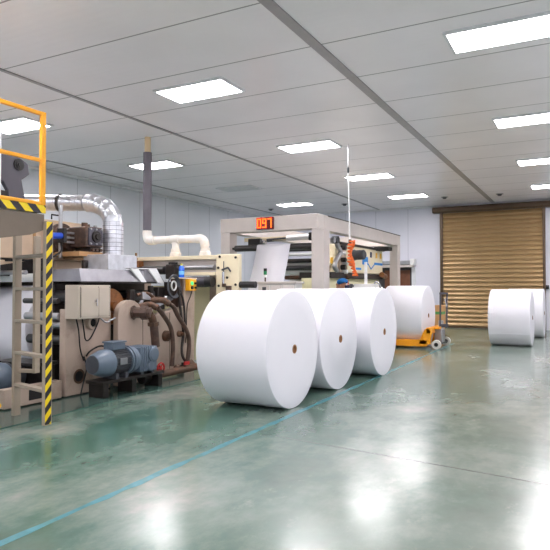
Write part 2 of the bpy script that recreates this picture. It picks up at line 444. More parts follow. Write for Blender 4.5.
# ------------------------------------------------------------------ paper rolls
def paper_roll(xr, y, zc, r, length, label, loc_z=None, step=0.0, group='big white paper rolls on the floor', seamline=False):
    t = thing('paper_roll', label, 'paper roll', (xr - length / 2, y, zc - r), group)
    xl = xr - length
    hole = .038; core = .052
    e = .012
    prof = [(0, core), (0, r - e), (e * .3, r - e * .3), (e, r), (length - e, r), (length - e * .3, r - e * .3), (length, r - e)]
    if step: prof += [(length, .36), (length + step, .35)]
    else: prof += [(length - .002, .5), (length + .002, .3)]
    prof += [(length + (step or .002), core)]
    MB().lathe((xl, y, zc), (1, 0, 0), prof, 96, closed=True).build('paper_body', 'paper', t)
    MB().lathe((xl - .006, y, zc), (1, 0, 0), [(0, hole), (0, core), (length + .014 + step, core), (length + .014 + step, hole)], 32, closed=True).build('core', 'kraft_core', t)
    if seamline:
        a = math.radians(-33)
        y2 = y - (r + .002) * math.cos(a); z2 = zc + (r + .002) * math.sin(a)
        MB().bar((xl + .02, y2, z2), (xr - .02, y2, z2), .03, .006, up=(0, -math.cos(a), math.sin(a))).build('overlap_seam', 'paper_end', t)
    return t
paper_roll(-3.02, 6.17, .68, .68, .91, 'nearest and largest white paper roll in the foreground row')
paper_roll(-3.02, 7.60, .688, .688, .92, 'second white paper roll in the row, with a ring step on its end', step=.006)
paper_roll(-2.87, 9.12, .69, .69, .92, 'third white paper roll in the foreground row, beside the orange pallet jack')
paper_roll(-3.33, 14.0, .73, .70, .95, 'white paper roll lying on the orange pallet jack', group=None)
paper_roll(-1.17, 15.2, .672, .67, .91, 'nearer of the two white paper rolls in front of the bronze roller door', seamline=True)
paper_roll(-1.08, 18.0, .675, .673, .92, 'white paper roll half hidden behind the one by the roller door')

# blue floor line, worn edges
bl = MB(); L, Rr = [], []
yy = 2.0
while yy < 15.2:
    xx = -2.86 - (yy - 4) * .0095
    w = .034 + random.uniform(-.014, .01)
    L.append((xx - w, yy, .0015)); Rr.append((xx + w + random.uniform(-.01, .01), yy, .0015)); yy += .16
vb = [[bl.bm.verts.new(p) for p in row] for row in (L, Rr)]
for i in range(len(L) - 1): bl.bm.faces.new((vb[0][i], vb[1][i], vb[1][i + 1], vb[0][i + 1]))
ext = bmesh.ops.extrude_face_region(bl.bm, geom=bl.bm.faces[:])
bmesh.ops.translate(bl.bm, vec=(0, 0, -.0014), verts=[v for v in ext['geom'] if isinstance(v, bmesh.types.BMVert)])
solo('floor_line', bl, 'tape_blue', (-2.9, 8, 0), 'worn blue marking line on the green floor beside the paper rolls', 'floor marking')

# ------------------------------------------------------------------ access platform with ladder (left foreground)
pl = thing('access_platform', 'yellow-railed access platform with beige ladder and hazard stripes at left edge', 'platform', (-5.18, 4.25, 0))
def ladder_rail(x0, x1, y0, y1, top, striped):
    o = MB().box(x0, x1, y0, y1, 0, top).build('ladder_rail', 'ladder_paint', pl, .004)
    if striped: MB().box(x1, x1 + .003, y0 + .004, y1 - .012, .01, top - .005).build('hazard_tape', 'hazard', o)
ladder_rail(-4.905, -4.86, 4.175, 4.265, 2.07, True)
ladder_rail(-5.545, -5.50, 4.32, 4.405, 2.0, False)
for z in (.345, .69, 1.035, 1.38, 1.725):
    MB().bar((-5.50, 4.36, z), (-4.905, 4.22, z), .08, .035).build('rung', 'ladder_paint', pl, .004)
MB().box(-5.32, -5.28, 4.40, 4.47, .47, 1.95).bar((-5.30, 4.435, .49), (-5.51, 4.38, .49), .04, .04).build('brace', 'ladder_paint', pl, .004)
MB().box(-6.0, -4.9, 0.9, 4.17, 2.155, 2.19).build('deck', 'portal_grey', pl, .003)
MB().box(-4.90, -4.885, 0.9, 4.19, 2.148, 2.228).build('hazard_strip', 'hazard_deck', pl)
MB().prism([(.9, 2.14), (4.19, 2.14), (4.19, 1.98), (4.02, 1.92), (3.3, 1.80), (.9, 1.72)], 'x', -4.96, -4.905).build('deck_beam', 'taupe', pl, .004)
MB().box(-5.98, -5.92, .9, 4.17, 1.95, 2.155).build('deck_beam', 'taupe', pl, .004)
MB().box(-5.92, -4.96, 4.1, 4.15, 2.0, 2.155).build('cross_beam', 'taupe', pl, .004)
MB().box(-4.925, -4.885, 4.135, 4.19, 2.228, 3.18).build('guard_post', 'safety_yellow', pl, .006)
MB().box(-4.925, -4.885, .9, 4.135, 3.14, 3.178).build('top_rail', 'safety_yellow', pl, .006)
MB().box(-4.92, -4.89, .9, 4.135, 2.665, 2.702).build('mid_rail', 'safety_yellow', pl, .006)
MB().box(-4.925, -4.885, .9, 4.135, 2.228, 2.265).build('toe_rail', 'safety_yellow', pl, .006)
MB().box(-4.925, -4.885, .9, .95, 2.275, 3.135).build('guard_post', 'safety_yellow', pl, .006)
for y in (.95, 1.15):
    MB().box(-4.96, -4.9, y, y + .06, 0, 1.72).build('leg', 'ladder_paint', pl, .004)

pl.location.x += .015; pl.location.y += .01

# ------------------------------------------------------------------ unwinder housing (tan, far left) + arm + paper roll in it
uw = thing('unwinder_housing', 'tan unwinder housing with dark side frames behind the ladder', 'machine', (-7.4, 6.0, 0))
MB().box(-8.6, -7.2, 5.0, 7.05, 1.81, 2.42).build('upper_housing', 'tan', uw, .012)
MB().box(-7.2, -7.185, 5.98, 6.02, 1.83, 2.4).build('seam_strip', 'tan_brown', uw)
MB().box(-7.2, -7.19, 6.55, 7.0, 1.83, 1.93).build('lower_trim', 'tan_brown', uw)
MB().box(-8.4, -7.24, 6.45, 7.0, 1.62, 1.81).build('lower_housing', 'tan', uw, .008)
MB().prism([(5.0, 1.81), (6.45, 1.81), (6.45, 1.52), (5.9, 1.52), (5.0, 1.66)], 'x', -7.9, -7.3).build('arch_plate', 'dark_steel', uw, .004)
MB().box(-6.74, -6.66, 5.68, 6.9, 0, 1.62).build('side_frame', 'dark_steel', uw, .01)
MB().box(-8.15, -8.07, 5.45, 6.9, 0, 1.81).build('side_frame', 'dark_steel', uw, .01)
MB().box(-7.3, -6.66, 6.3, 6.9, 1.55, 1.62).build('cross_plate', 'dark_steel', uw, .004)
MB().prism([(4.9, 1.78), (5.9, 1.78), (5.4, 1.70), (4.9, 1.64)], 'x', -7.28, -7.2).build('skirt_plate', 'tan', uw, .004)
MB().box(-8.07, -6.74, 5.5, 6.85, 0.0, .12).build('base_plate', 'dark_steel', uw, .004)
for (y, z, r, m) in ((5.72, 1.53, .06, 'white_paint'), (5.5, 1.60, .03, 'steel')):
    MB().cyl((-8.05, y, z), (-6.75, y, z), r).build('roller', m, uw)
paper_roll(-6.80, 6.15, .80, .62, 1.2, 'white paper roll loaded in the unwinder behind the ladder', group=None)

ar = thing('lift_arm', 'dark grey lift arm with pivot boss behind the yellow railing', 'machine arm', (-6.9, 5.1, 2.42))
arm_poly = [(4.80, 3.16), (5.16, 3.12), (5.34, 3.02), (5.36, 2.89), (5.24, 2.80), (5.33, 2.42), (5.05, 2.42), (5.04, 2.64), (4.97, 2.74), (4.80, 2.76)]
MB().prism(arm_poly, 'x', -6.60, -6.53).build('arm_plate', 'arm_grey', ar, .008)
MB().lathe((-6.53, 5.19, 2.99), (1, 0, 0), [(0, .075), (.015, .075), (.015, .05), (.025, .05), (.025, .03), (.04, .028)], 28).build('pivot_boss', 'black_rubber', ar)
MB().box(-6.53, -6.50, 4.80, 4.88, 2.84, 2.87).build('latch', 'steel', ar, .004)
MB().box(-6.62, -6.55, 4.5, 5.06, 2.56, 2.63).build('link_bar', 'dark_steel', ar, .006)
MB().box(-7.4, -6.5, 5.0, 5.30, 2.42, 2.45).build('foot_plate', 'arm_grey', ar, .004)
po = solo('support_column', MB().box(-6.50, -6.39, 4.72, 4.83, 0, 3.4), 'white_paint', (-6.445, 4.77, 0), 'white upright column at the far left edge behind the railing', 'column', bevel=.008)

# brown press drive on the tan housing
gb = thing('drive_gearbox', 'brown oily drive gearbox with round flange on the tan housing', 'gearbox', (-6.7, 6.6, 1.81))
MB().lathe((-7.18, 6.48, 2.12), (1, 0, 0), [(0, .26), (.05, .26), (.05, .23), (.10, .23), (.10, .19), (.24, .17)], 36).build('round_flange', 'gear_brown', gb, .004)
MB().box(-6.98, -6.60, 6.44, 6.78, 2.0, 2.31).build('gear_case', 'gear_brown', gb, .02)
MB().box(-6.60, -6.575, 6.47, 6.75, 2.03, 2.29).build('cover_plate', 'arm_grey', gb, .006)
MB().lathe((-6.575, 6.61, 2.16), (1, 0, 0), [(0, .09), (.03, .085), (.03, .05), (.06, .045)], 24).build('bearing_cap', 'dark_steel', gb, .003)
for y in (6.50, 6.61, 6.72):
    for z in (2.05, 2.27): MB().cyl((-6.575, y, z), (-6.555, y, z), .014, seg=8).build('bolt', 'steel', gb)
MB().lathe((-6.78, 6.78, 2.16), (0, 1, 0), [(0, .12), (.05, .12), (.06, .085), (.12, .08), (.12, .05), (.16, .05)], 28).build('side_motor', 'motor_grey', gb, .004)
MB().cyl((-6.72, 6.52, 2.31), (-6.72, 6.52, 2.37), .045).build('breather', 'rust_pipe', gb)
MB().cyl((-6.78, 6.64, 2.31), (-6.78, 6.64, 2.36), .035).build('breather', 'rust_pipe', gb)
MB().cyl((-6.70, 6.72, 2.31), (-6.70, 6.72, 2.345), .03).build('breather', 'steel', gb)
MB().box(-6.92, -6.60, 6.52, 6.74, 1.93, 2.0).build('gear_foot', 'dark_steel', gb, .01)
for y in (6.55, 6.63, 6.71): MB().cyl((-6.60, y, 1.96), (-6.56, y, 1.96), .025, seg=12).build('drain_plug', 'gear_brown', gb)
MB().tube([(-7.12, 6.25, 2.42), (-7.12, 6.25, 2.49), (-7.12, 6.42, 2.49), (-7.12, 6.42, 2.42)], .012, n=1).build('carry_handle', 'black_rubber', gb)
for z in (2.07, 2.14, 2.21): MB().bar((-6.86, 6.22, z), (-6.86, 6.5, z), .03, .03).build('tie_rod', 'steel', gb, .003)
MB().box(-7.19, -6.62, 6.32, 6.80, 1.86, 1.93).build('mount_plate', 'tan_brown', gb, .003)
MB().box(-6.92, -6.89, 6.20, 6.25, 1.83, 2.62).build('support_strip', 'steel', gb, .003)
cy = thing('air_cylinder', 'bright blue air cylinder beside the brown gearbox', 'air cylinder', (-6.7, 6.05, 2.1))
MB().cyl((-6.72, 5.80, 2.125), (-6.80, 6.16, 2.15), .045).build('barrel', 'cylinder_blue', cy)
MB().box(-6.88, -6.74, 6.14, 6.20, 2.05, 2.26).build('end_cap', 'black_rubber', cy, .006)
MB().tube([(-6.84, 6.18, 2.05), (-6.80, 6.14, 1.92), (-6.86, 5.98, 1.82), (-7.05, 5.75, 1.78), (-7.18, 5.5, 1.77)], .014).build('air_hose', 'black_rubber', cy)

# ------------------------------------------------------------------ galvanised duct and exhaust hood
du = thing('spiral_duct', 'silver spiral air duct with elbow dropping to the exhaust hood', 'duct', (-6.54, 7.0, 1.9))
h0, h1 = Vector((-8.9, 6.3, 2.80)), Vector((-7.06, 6.92, 2.745))
def ridged(path, r, pitch, name, m, seg=28, rr=1.025):
    # spiral-wound tube: narrow raised seam at every pitch along the path
    path = [Vector(p) for p in path]; D = [0.0]
    for a, b in zip(path, path[1:]): D.append(D[-1] + (b - a).length)
    def at(t):
        for i in range(len(D) - 1):
            if t <= D[i + 1] + 1e-9: return path[i].lerp(path[i + 1], (t - D[i]) / (D[i + 1] - D[i]))
        return path[-1]
    def tan(t): return (at(min(t + .03, D[-1])) - at(max(t - .03, 0))).normalized()
    rg = []; a = None; t = 0.0
    while t < D[-1] - pitch * .5:
        for dt, k in ((0, 1), (pitch * .78, 1), (pitch * .82, rr), (pitch * .96, rr)):
            q = min(t + dt, D[-1]); d = tan(q)
            if a is None: a, b = frame_for(d)
            a = (a - d * a.dot(d)).normalized(); b = d.cross(a).normalized(); p = at(q)
            rg.append([p + (a * math.cos(2 * PI * j / seg) + b * math.sin(2 * PI * j / seg)) * r * k for j in range(seg)])
        t += pitch
    return MB().rings(rg).build(name, m, du)
ridged([h0, h1], .13, .095, 'duct_run', 'spiral_tin')
epts = []
for i in range(13):
    a = PI / 2 * i / 12
    epts.append(Vector((-7.06 + .46 * math.sin(a), 6.92 + .08 * math.sin(a), 2.745 - .36 * (1 - math.cos(a)))))
ridged(epts, .15, .11, 'elbow', 'foil')
ridged([(-6.60, 7.0, 2.42), (-6.60, 7.0, 1.87)], .158, .065, 'duct_drop', 'foil_tape')
MB().lathe(h1 - (h1 - h0).normalized() * .5, (h1 - h0), [(0, .134), (.0, .145), (.04, .145), (.04, .134)], 28).build('band', 'dark_steel', du)
MB().box(-7.50, -7.47, 6.74, 6.78, 2.42, 2.64).build('hanger', 'galvanised', du)

hd = thing('exhaust_hood', 'galvanised exhaust hood with pale corner strips over the coating rolls', 'hood', (-6.2, 6.4, 1.455))
MB().prism([(-6.72, 1.64), (-6.02, 1.65), (-5.985, 1.475), (-6.72, 1.475)], 'y', 5.75, 7.05).build('hood_body', 'galvanised', hd, .004)
MB().box(-6.70, -6.20, 6.48, 7.10, 1.64, 1.885).build('collar_box', 'galv_bright', hd, .006)
MB().prism([(7.05, 1.665), (7.34, 1.672), (7.54, 1.475), (7.05, 1.475)], 'x', -6.72, -6.0).build('end_flare', 'galvanised', hd, .004)
MB().prism([(6.68, 1.685), (6.86, 1.687), (7.07, 1.468), (6.95, 1.468)], 'x', -6.0, -5.97).build('corner_strip', 'white_paint', hd, .003)
MB().prism([(7.09, 1.69), (7.29, 1.695), (7.48, 1.468), (7.33, 1.468)], 'x', -6.0, -5.97).build('corner_strip', 'white_paint', hd, .003)
MB().bar((-6.02, 6.70, 1.676), (-6.02, 7.30, 1.684), .1, .012).build('top_flange', 'white_paint', hd)
MB().box(-6.03, -5.97, 5.75, 7.3, 1.455, 1.475).build('lower_lip', 'dark_steel', hd)
MB().box(-6.66, -6.6, 6.40, 6.48, 1.64, 1.80).build('clamp', 'dark_steel', hd, .01)
for y in (5.85, 6.9):
    MB().cyl((-6.60, y, 1.0), (-6.60, y, 1.475), .02).build('hood_post', 'dark_steel', hd)

# ------------------------------------------------------------------ coating machine
cm = thing('coating_machine', 'beige coating machine with rusty pipes, bearing housing and dark rollers', 'machine', (-6.3, 6.4, 0))
MB().prism([(5.33, .02), (6.12, .02), (6.12, 1.08), (5.33, 1.12)], 'x', -5.92, -5.80).build('side_plate', 'cream', cm, .012)
MB().lathe((-5.805, 5.55, .25), (1, 0, 0), [(0, .095), (.008, .095), (.008, .068), (.002, .066)], 32).build('port_rim', 'rust_pipe', cm)
MB().cyl((-5.81, 5.55, .25), (-5.799, 5.55, .25), .067).build('port_hole', 'dark_void', cm)
MB().lathe((-5.80, 5.75, .93), (1, 0, 0), [(0, .10), (.05, .09), (.05, .055), (.02, .05)], 28).build('bearing_cup', 'cream', cm, .003)
MB().cyl((-5.80, 5.75, .93), (-5.765, 5.75, .93), .052).build('shaft_end', 'dark_void', cm)
arch = [(6.10, .05)]
for i in range(9):
    a = PI - PI * i / 8
    arch.append((6.34 + .24 * math.cos(a), 1.02 + .20 * math.sin(a)))
arch += [(6.60, .9), (6.62, .05)]
MB().prism(arch, 'x', -5.74, -5.65).build('bearing_housing', 'cream', cm, .008)
MB().prism([(6.62, .06), (7.72, .06), (7.70, 1.10), (7.25, 1.01), (6.86, .93), (6.62, .88)], 'x', -5.92, -5.75).build('side_plate', 'cream', cm, .01)
MB().box(-5.756, -5.746, 7.34, 7.346, .08, 1.0).build('plate_seam', 'dark_steel', cm)
MB().box(-5.79, -5.648, 6.598, 6.606, .1, 1.0).build('plate_seam', 'dark_steel', cm)
for (y, z, r) in ((7.24, .65, .085), (7.57, .66, .05)):
    MB().lathe((-5.75, y, z), (1, 0, 0), [(0, r), (.05, r * .95), (.06, r * .6), (.1, r * .55)], 24).build('pipe_stub', 'rust_pipe', cm)
# drum and rollers inside
MB().lathe((-6.55, 6.36, 1.12), (1, 0, 0), [(0, .26), (.52, .26), (.55, .24), (.55, .08), (.63, .08)], 48).build('coating_drum', 'rust_drum', cm)
for (y, z, r, m) in ((6.85, 1.22, .10, 'chrome'), (7.15, 1.28, .07, 'black_roller'), (5.85, 1.26, .09, 'black_roller'), (5.7, .88, .05, 'steel'), (5.35, 1.02, .05, 'steel'), (5.32, 1.22, .035, 'black_roller'), (5.4, .72, .06, 'black_roller'), (7.4, 1.16, .06, 'dark_steel')):
    MB().cyl((-6.55, y, z), (-5.93, y, z), r).build('roller', m, cm)
MB().box(-6.64, -6.55, 5.80, 7.7, .02, 1.46).build('far_side_frame', 'dark_steel', cm, .01)
MB().box(-6.02, -5.93, 5.5, 5.62, 1.08, 1.33).build('roller_bracket', 'dark_steel', cm, .008)
MB().box(-6.02, -5.90, 7.25, 7.42, 1.05, 1.40).build('roller_bracket', 'dark_steel', cm, .01)
MB().box(-5.98, -5.90, 6.62, 6.72, .9, 1.36).build('roller_bracket', 'dark_steel', cm, .01)
MB().prism([(6.75, 1.22), (6.98, 1.20), (6.98, 1.30), (6.75, 1.33)], 'x', -5.97, -5.78).build('doctor_blade', 'steel', cm, .004)
MB().prism([(7.0, 1.06), (7.5, 1.20), (7.5, 1.27), (7.0, 1.14)], 'x', -5.99, -5.8).build('drip_tray', 'steel', cm, .003)
MB().box(-5.92, -5.86, 7.02, 7.09, 1.15, 1.42).build('strut', 'dark_steel', cm, .006)
MB().tube([(-5.86, 6.72, 1.28), (-5.8, 6.85, 1.31), (-5.78, 7.0, 1.24)], .028).build('feed_pipe', 'rust_pipe', cm)
# base rails
MB().box(-5.92, -5.80, 4.45, 5.27, .02, .24).build('base_rail', 'cream', cm, .008)
MB().box(-5.805, -5.793, 4.78, 5.02, .07, .19).build('rail_slot', 'dark_void', cm)
MB().box(-6.6, -5.93, 4.5, 5.4, .02, .10).build('base_plate', 'dark_steel', cm, .004)
MB().box(-6.6, -5.86, 4.9, 5.26, .44, .48).build('catwalk_plate', 'dark_steel', cm, .004)
MB().box(-6.6, -5.92, 5.1, 5.26, .1, .44).build('inner_panel', 'dark_steel', cm, .004)
# main post with console top
MB().box(-5.90, -5.75, 7.72, 8.00, 0, 1.53).build('console_post', 'cream', cm, .008)
MB().box(-5.93, -5.72, 7.56, 8.03, 1.53, 1.552).build('console_top', 'cream_clean', cm, .004)
MB().box(-5.94, -5.78, 7.60, 7.72, .9, 1.53).build('side_channel', 'gear_brown', cm, .006)

# hooded bearing pipe
MB().lathe((-5.66, 6.40, 1.04), (1, 0.35, 0), [(0, .10), (.03, .10), (.03, .075), (.13, .075), (.13, .10), (.22, .10), (.22, .075), (.27, .075)], 8).build('steam_joint', 'gear_brown', cm, .003)
MB().tube([(-5.44, 6.50, 1.02), (-5.44, 6.56, .95), (-5.45, 6.60, .86)], .055, 16).build('joint_elbow', 'rust_pipe', cm)
MB().cyl((-5.45, 6.60, .88), (-5.46, 6.66, .55), .06).build('drop_pipe', 'gear_brown', cm)
MB().lathe((-5.45, 6.59, .90), (0, .1, -1), [(0, .08), (.05, .08)], 8).build('union_nut', 'rust_pipe', cm)
MB().tube([(-5.80, 6.70, 1.11), (-5.70, 6.82, 1.14), (-5.6, 6.87, 1.09)], .048, 14).build('elbow_joint', 'rust_pipe', cm)
MB().tube([(-5.80, 6.95, 1.20), (-5.68, 7.08, 1.20), (-5.6, 7.15, 1.14)], .048, 14).build('elbow_joint', 'rust_pipe', cm)
MB().tube([(-5.6, 6.87, 1.09), (-5.6, 6.99, .99), (-5.6, 7.18, .78), (-5.6, 7.235, .52), (-5.6, 7.215, .2)], .035, 14).build('steam_hose', 'gear_brown', cm)
MB().tube([(-5.6, 7.15, 1.14), (-5.6, 7.25, 1.09), (-5.6, 7.36, .95), (-5.6, 7.59, .70), (-5.6, 7.65, .48), (-5.6, 7.60, .2)], .035, 14).build('steam_hose', 'gear_brown', cm)
MB().tube([(-5.72, 7.52, 1.40), (-5.70, 7.56, 1.0), (-5.68, 7.60, .7), (-5.66, 7.54, .45), (-5.6, 7.48, .32), (-5.58, 7.56, .2)], .022, 10).build('drain_hose', 'dark_steel', cm)
# lower steam manifold
MB().cyl((-5.50, 6.45, .13), (-5.44, 7.66, .15), .055).build('manifold_pipe', 'rust_pipe', cm)
MB().lathe((-5.50, 6.40, .13), (.05, 1, 0), [(0, .08), (.12, .08)], 20).build('manifold_flange', 'dark_steel', cm)
MB().tube([(-5.46, 7.2, .13), (-5.52, 7.22, .2)], .05, 14).build('hose_tail', 'rust_pipe', cm)
MB().tube([(-5.45, 7.6, .14), (-5.56, 7.62, .22)], .05, 14).build('hose_tail', 'rust_pipe', cm)
vw = MB().lathe((-5.47, 6.74, .17), (0, 0, 1), [(0, .05), (.05, .05), (.05, .03), (.1, .03)], 16).build('valve', 'dark_steel', cm)
wl = [Vector((-5.40, 6.70 + .075 * math.cos(2 * PI * k / 20), .24 + .075 * math.sin(2 * PI * k / 20))) for k in range(21)]
hw = MB().tube(wl, .012, 8, n=1)
for k in range(3):
    a = PI * k / 3; hw.bar((-5.40, 6.70 - .07 * math.cos(a), .24 - .07 * math.sin(a)), (-5.40, 6.70 + .07 * math.cos(a), .24 + .07 * math.sin(a)), .012, .012, up=(1, 0, 0))
hw.cyl((-5.48, 6.72, .24), (-5.39, 6.70, .24), .012)
hw.build('handwheel', 'valve_red', vw)
vw2 = MB().lathe((-5.47, 7.32, .16), (0, 0, 1), [(0, .045), (.05, .045), (.05, .028), (.09, .028)], 16).build('valve', 'dark_steel', cm)
MB().bar((-5.42, 7.28, .24), (-5.42, 7.40, .24), .02, .05).build('handwheel', 'valve_red', vw2)
# motor bed and feet, coloured dark for the shadow beneath the gear motor
MB().box(-5.60, -5.30, 5.46, 6.66, .185, .225).build('motor_bed', 'dark_steel', cm, .006)
for y in (5.5, 6.02, 6.56):
    MB().box(-5.58, -5.33, y, y + .09, .008, .185).build('bed_foot', 'dark_steel', cm, .005)


# electrical cabinet and its cables
ec = thing('electrical_cabinet', 'beige double-door electrical cabinet on the coating machine side plate', 'cabinet', (-5.69, 5.58, 1.0))
MB().box(-5.80, -5.565, 5.31, 5.86, 1.0, 1.425).build('body', 'cabinet_paint', ec, .006)
dd = MB().box(-5.565, -5.55, 5.345, 5.635, 1.03, 1.395).build('door', 'cabinet_paint', ec, .003)
MB().lathe((-5.55, 5.575, 1.22), (1, 0, 0), [(0, .016), (.02, .014)], 12).bar((-5.528, 5.575, 1.25), (-5.528, 5.585, 1.16), .012, .02, up=(1, 0, 0)).build('handle', 'chrome', dd)
MB().box(-5.565, -5.552, 5.645, 5.83, 1.03, 1.395).build('door', 'cabinet_paint', ec, .003)
gr = MB()
for y in (5.337, 5.638, 5.836): gr.box(-5.566, -5.562, y, y + .006, 1.02, 1.405)
gr.build('door_gasket', 'dark_steel', ec)
MB().tube([(-5.7, 5.5, 1.0), (-5.72, 5.55, .85), (-5.74, 5.6, .72), (-5.74, 5.68, .73), (-5.72, 5.78, .9), (-5.7, 5.8, 1.0)], .009, 8).build('cable', 'black_rubber', ec)
MB().tube([(-5.7, 5.4, 1.0), (-5.73, 5.47, .85), (-5.76, 5.53, .6), (-5.77, 5.6, .45)], .009, 8).build('cable', 'black_rubber', ec)
MB().tube([(-5.77, 5.6, .5), (-5.78, 5.66, .35), (-5.78, 5.6, .15), (-5.74, 5.52, .02)], .009, 8).build('cable', 'black_rubber', ec)
MB().tube([(-5.7, 5.8, 1.0), (-5.68, 5.9, .93), (-5.7, 6.0, .95), (-5.7, 6.1, .98)], .012, 8).build('cable', 'steel', ec)

# gear motor
def gear_motor():
    t = thing('gear_motor', 'blue-grey gear motor with conical fan cover and dark finned body', 'motor', (-5.42, 6.0, .165))
    X, Z = -5.42, .40
    MB().lathe((X, 5.30, Z), (0, 1, 0), [(0, .125), (.0, .13), (.06, .155), (.17, .19), (.28, .195), (.28, .18)], 40).build('fan_cover', 'motor_blue', t)
    g = MB().lathe((X, 5.296, Z), (0, 1, 0), [(0, .122), (.006, .122)], 32); g.build('fan_grille', 'motor_grey', t)
    b = MB().lathe((X, 5.57, Z), (0, 1, 0), [(0, .16), (.36, .16)], 36)
    for k in range(30):
        a = 2 * PI * k / 30
        b.bar((X + .165 * math.cos(a), 5.58, Z + .165 * math.sin(a)), (X + .165 * math.cos(a), 5.91, Z + .165 * math.sin(a)), .03, .008, up=(-math.sin(a), 0, math.cos(a)))
    b.build('stator', 'motor_grey', t)
    tb = MB().box(X - .09, X + .09, 5.60, 5.86, Z + .17, Z + .27).build('terminal_box', 'motor_blue', t, .012)
    MB().box(X - .1, X + .1, 5.58, 5.88, Z + .27, Z + .295).build('box_lid', 'motor_blue', tb, .008)
    MB().box(X + .165, X + .185, 5.66, 5.80, Z - .03, Z + .06).build('rating_plate', 'steel', t, .003)
    MB().lathe((X, 5.91, Z), (0, 1, 0), [(0, .20), (.03, .20), (.03, .17), (.05, .17), (.05, .21), (.085, .21)], 40).build('flange', 'motor_blue', t, .003)
    MB().lathe((X, 5.995, Z), (0, 1, 0), [(0, .185), (.012, .192), (.024, .185)], 40).build('rust_ring', 'rust_pipe', t)
    gbx = MB().lathe((X, 6.02, Z), (0, 1, 0), [(0, .19), (.07, .18), (.10, .15)], 36)
    gbx.box(X - .15, X + .16, 6.10, 6.48, Z - .19, Z + .17)
    for k in range(6): gbx.box(X - .16, X + .175, 6.13 + k * .05, 6.145 + k * .05, Z - .18, Z + .18)
    gbx.build('gear_case', 'motor_blue', t, .01)
    MB().lathe((X + .16, 6.38, Z + .05), (1, 0, 0), [(0, .115), (.03, .115), (.04, .09), (.045, .09)], 30).build('output_cover', 'motor_blue', t, .003)
    MB().lathe((X + .16, 6.32, Z - .12), (1, 0, 0), [(0, .07), (.025, .07), (.03, .05)], 24).build('oil_cover', 'motor_blue', t, .003)
    for y in (5.63, 5.82, 6.16, 6.40):
        MB().box(X - .13, X + .13, y, y + .06, .165, .245).build('foot', 'motor_grey', t, .004)
    MB().tube([(X - .09, 5.66, Z + .22), (X - .18, 5.6, Z + .22), (X - .27, 5.52, Z + .15), (-5.74, 5.5, .48)], .012, 8).build('cable', 'black_rubber', t)
    return t
gm = gear_motor()
gm.scale = (.9, .9, .9); gm.location = (-5.42, 6.03, .225)
lm = thing('fan_motor', 'blue-grey motor end cut off by the left edge behind the ladder', 'motor', (-6.25, 4.6, 0))
MB().lathe((-6.34, 4.85, .30), (.1, -1, 0), [(0, .17), (.12, .2), (.22, .2), (.34, .15), (.34, .12), (.345, .12)], 36).build('fan_cover', 'motor_blue', lm)
MB().lathe((-6.34, 4.85, .30), (-.1, 1, 0), [(0, .17), (.2, .17)], 32).build('stator', 'motor_grey', lm)
MB().box(-6.47, -6.22, 4.82, 4.98, .10, .16).build('foot', 'dark_steel', lm, .006)
yb = thing('barrier_foot', 'yellow rounded bar end on the floor at the far left edge', 'bar', (-5.6, 4.2, 0))
MB().lathe((-5.95, 4.02, .13), (1, .5, 0), [(0, .045), (.38, .045), (.42, .038), (.44, .02)], 20).build('bar', 'yellow_plain', yb)
MB().box(-5.88, -5.80, 4.03, 4.12, .008, .1).build('stand', 'dark_steel', yb, .004)

# e-stop box, bottle and coiled hose on the console post
eb = thing('control_box', 'orange push-button control box with green button on the beige post', 'control box', (-5.72, 7.88, 1.34))
MB().box(-5.75, -5.66, 7.74, 7.93, 1.34, 1.525).build('housing', 'estop_orange', eb, .01)
MB().cyl((-5.66, 7.80, 1.46), (-5.645, 7.80, 1.46), .03).build('green_button', 'green_lamp', eb)
MB().cyl((-5.66, 7.80, 1.39), (-5.64, 7.80, 1.39), .026).build('black_button', 'black_rubber', eb)
MB().cyl((-5.66, 7.885, 1.46), (-5.625, 7.885, 1.46), .018).cyl((-5.66, 7.885, 1.39), (-5.625, 7.885, 1.39), .018).build('toggle', 'dark_steel', eb)
MB().tube([(-5.70, 7.86, 1.34), (-5.72, 7.84, 1.24), (-5.735, 7.78, 1.1), (-5.735, 7.76, .8), (-5.735, 7.74, .5)], .008, 8).build('cable', 'black_rubber', eb)
bt = thing('spray_bottle', 'blue plastic bottle with lime cap on top of the beige post', 'bottle', (-5.82, 7.74, 1.552))
MB().lathe((-5.82, 7.74, 1.553), (0, 0, 1), [(0, .04), (.005, .045), (.16, .045), (.185, .03), (.195, .018)], 24).build('body', 'bottle_blue', bt)
MB().lathe((-5.82, 7.74, 1.60), (0, 0, 1), [(0, .0465), (.06, .0465)], 24).build('bottle_label', 'bottle_label', bt)
MB().lathe((-5.82, 7.74, 1.747), (0, 0, 1), [(0, .02), (.03, .018)], 16).build('cap', 'cap_lime', bt)
hc = thing('coiled_hose', 'black hose coiled in a ring beside the orange control box', 'hose', (-5.72, 7.40, 1.38))
cp = []
for k in range(73):
    a = 2 * PI * k / 24
    cp.append(Vector((-5.75 + .012 * k / 24, 7.42 + (.125 + .012 * (k / 24)) * math.cos(a), 1.41 + (.15 + .012 * (k / 24)) * math.sin(a))))
MB().tube(cp, .013, 8, n=1).build('coil', 'motor_grey', hc)
ip = [Vector((-5.73, 7.42 + .06 * math.cos(2 * PI * k / 20), 1.42 + .07 * math.sin(2 * PI * k / 20))) for k in range(21)]
MB().tube(ip, .013, 8, n=1).build('pale_ring', 'light_grey_box', hc)
MB().box(-5.88, -5.78, 7.36, 7.50, 1.26, 1.48).build('backing_plate', 'dark_steel', hc, .006)
MB().tube([(-5.72, 7.55, 1.36), (-5.70, 7.62, 1.2), (-5.70, 7.66, 1.0), (-5.70, 7.68, .7)], .017, 8).build('hose_tail', 'black_rubber', hc)

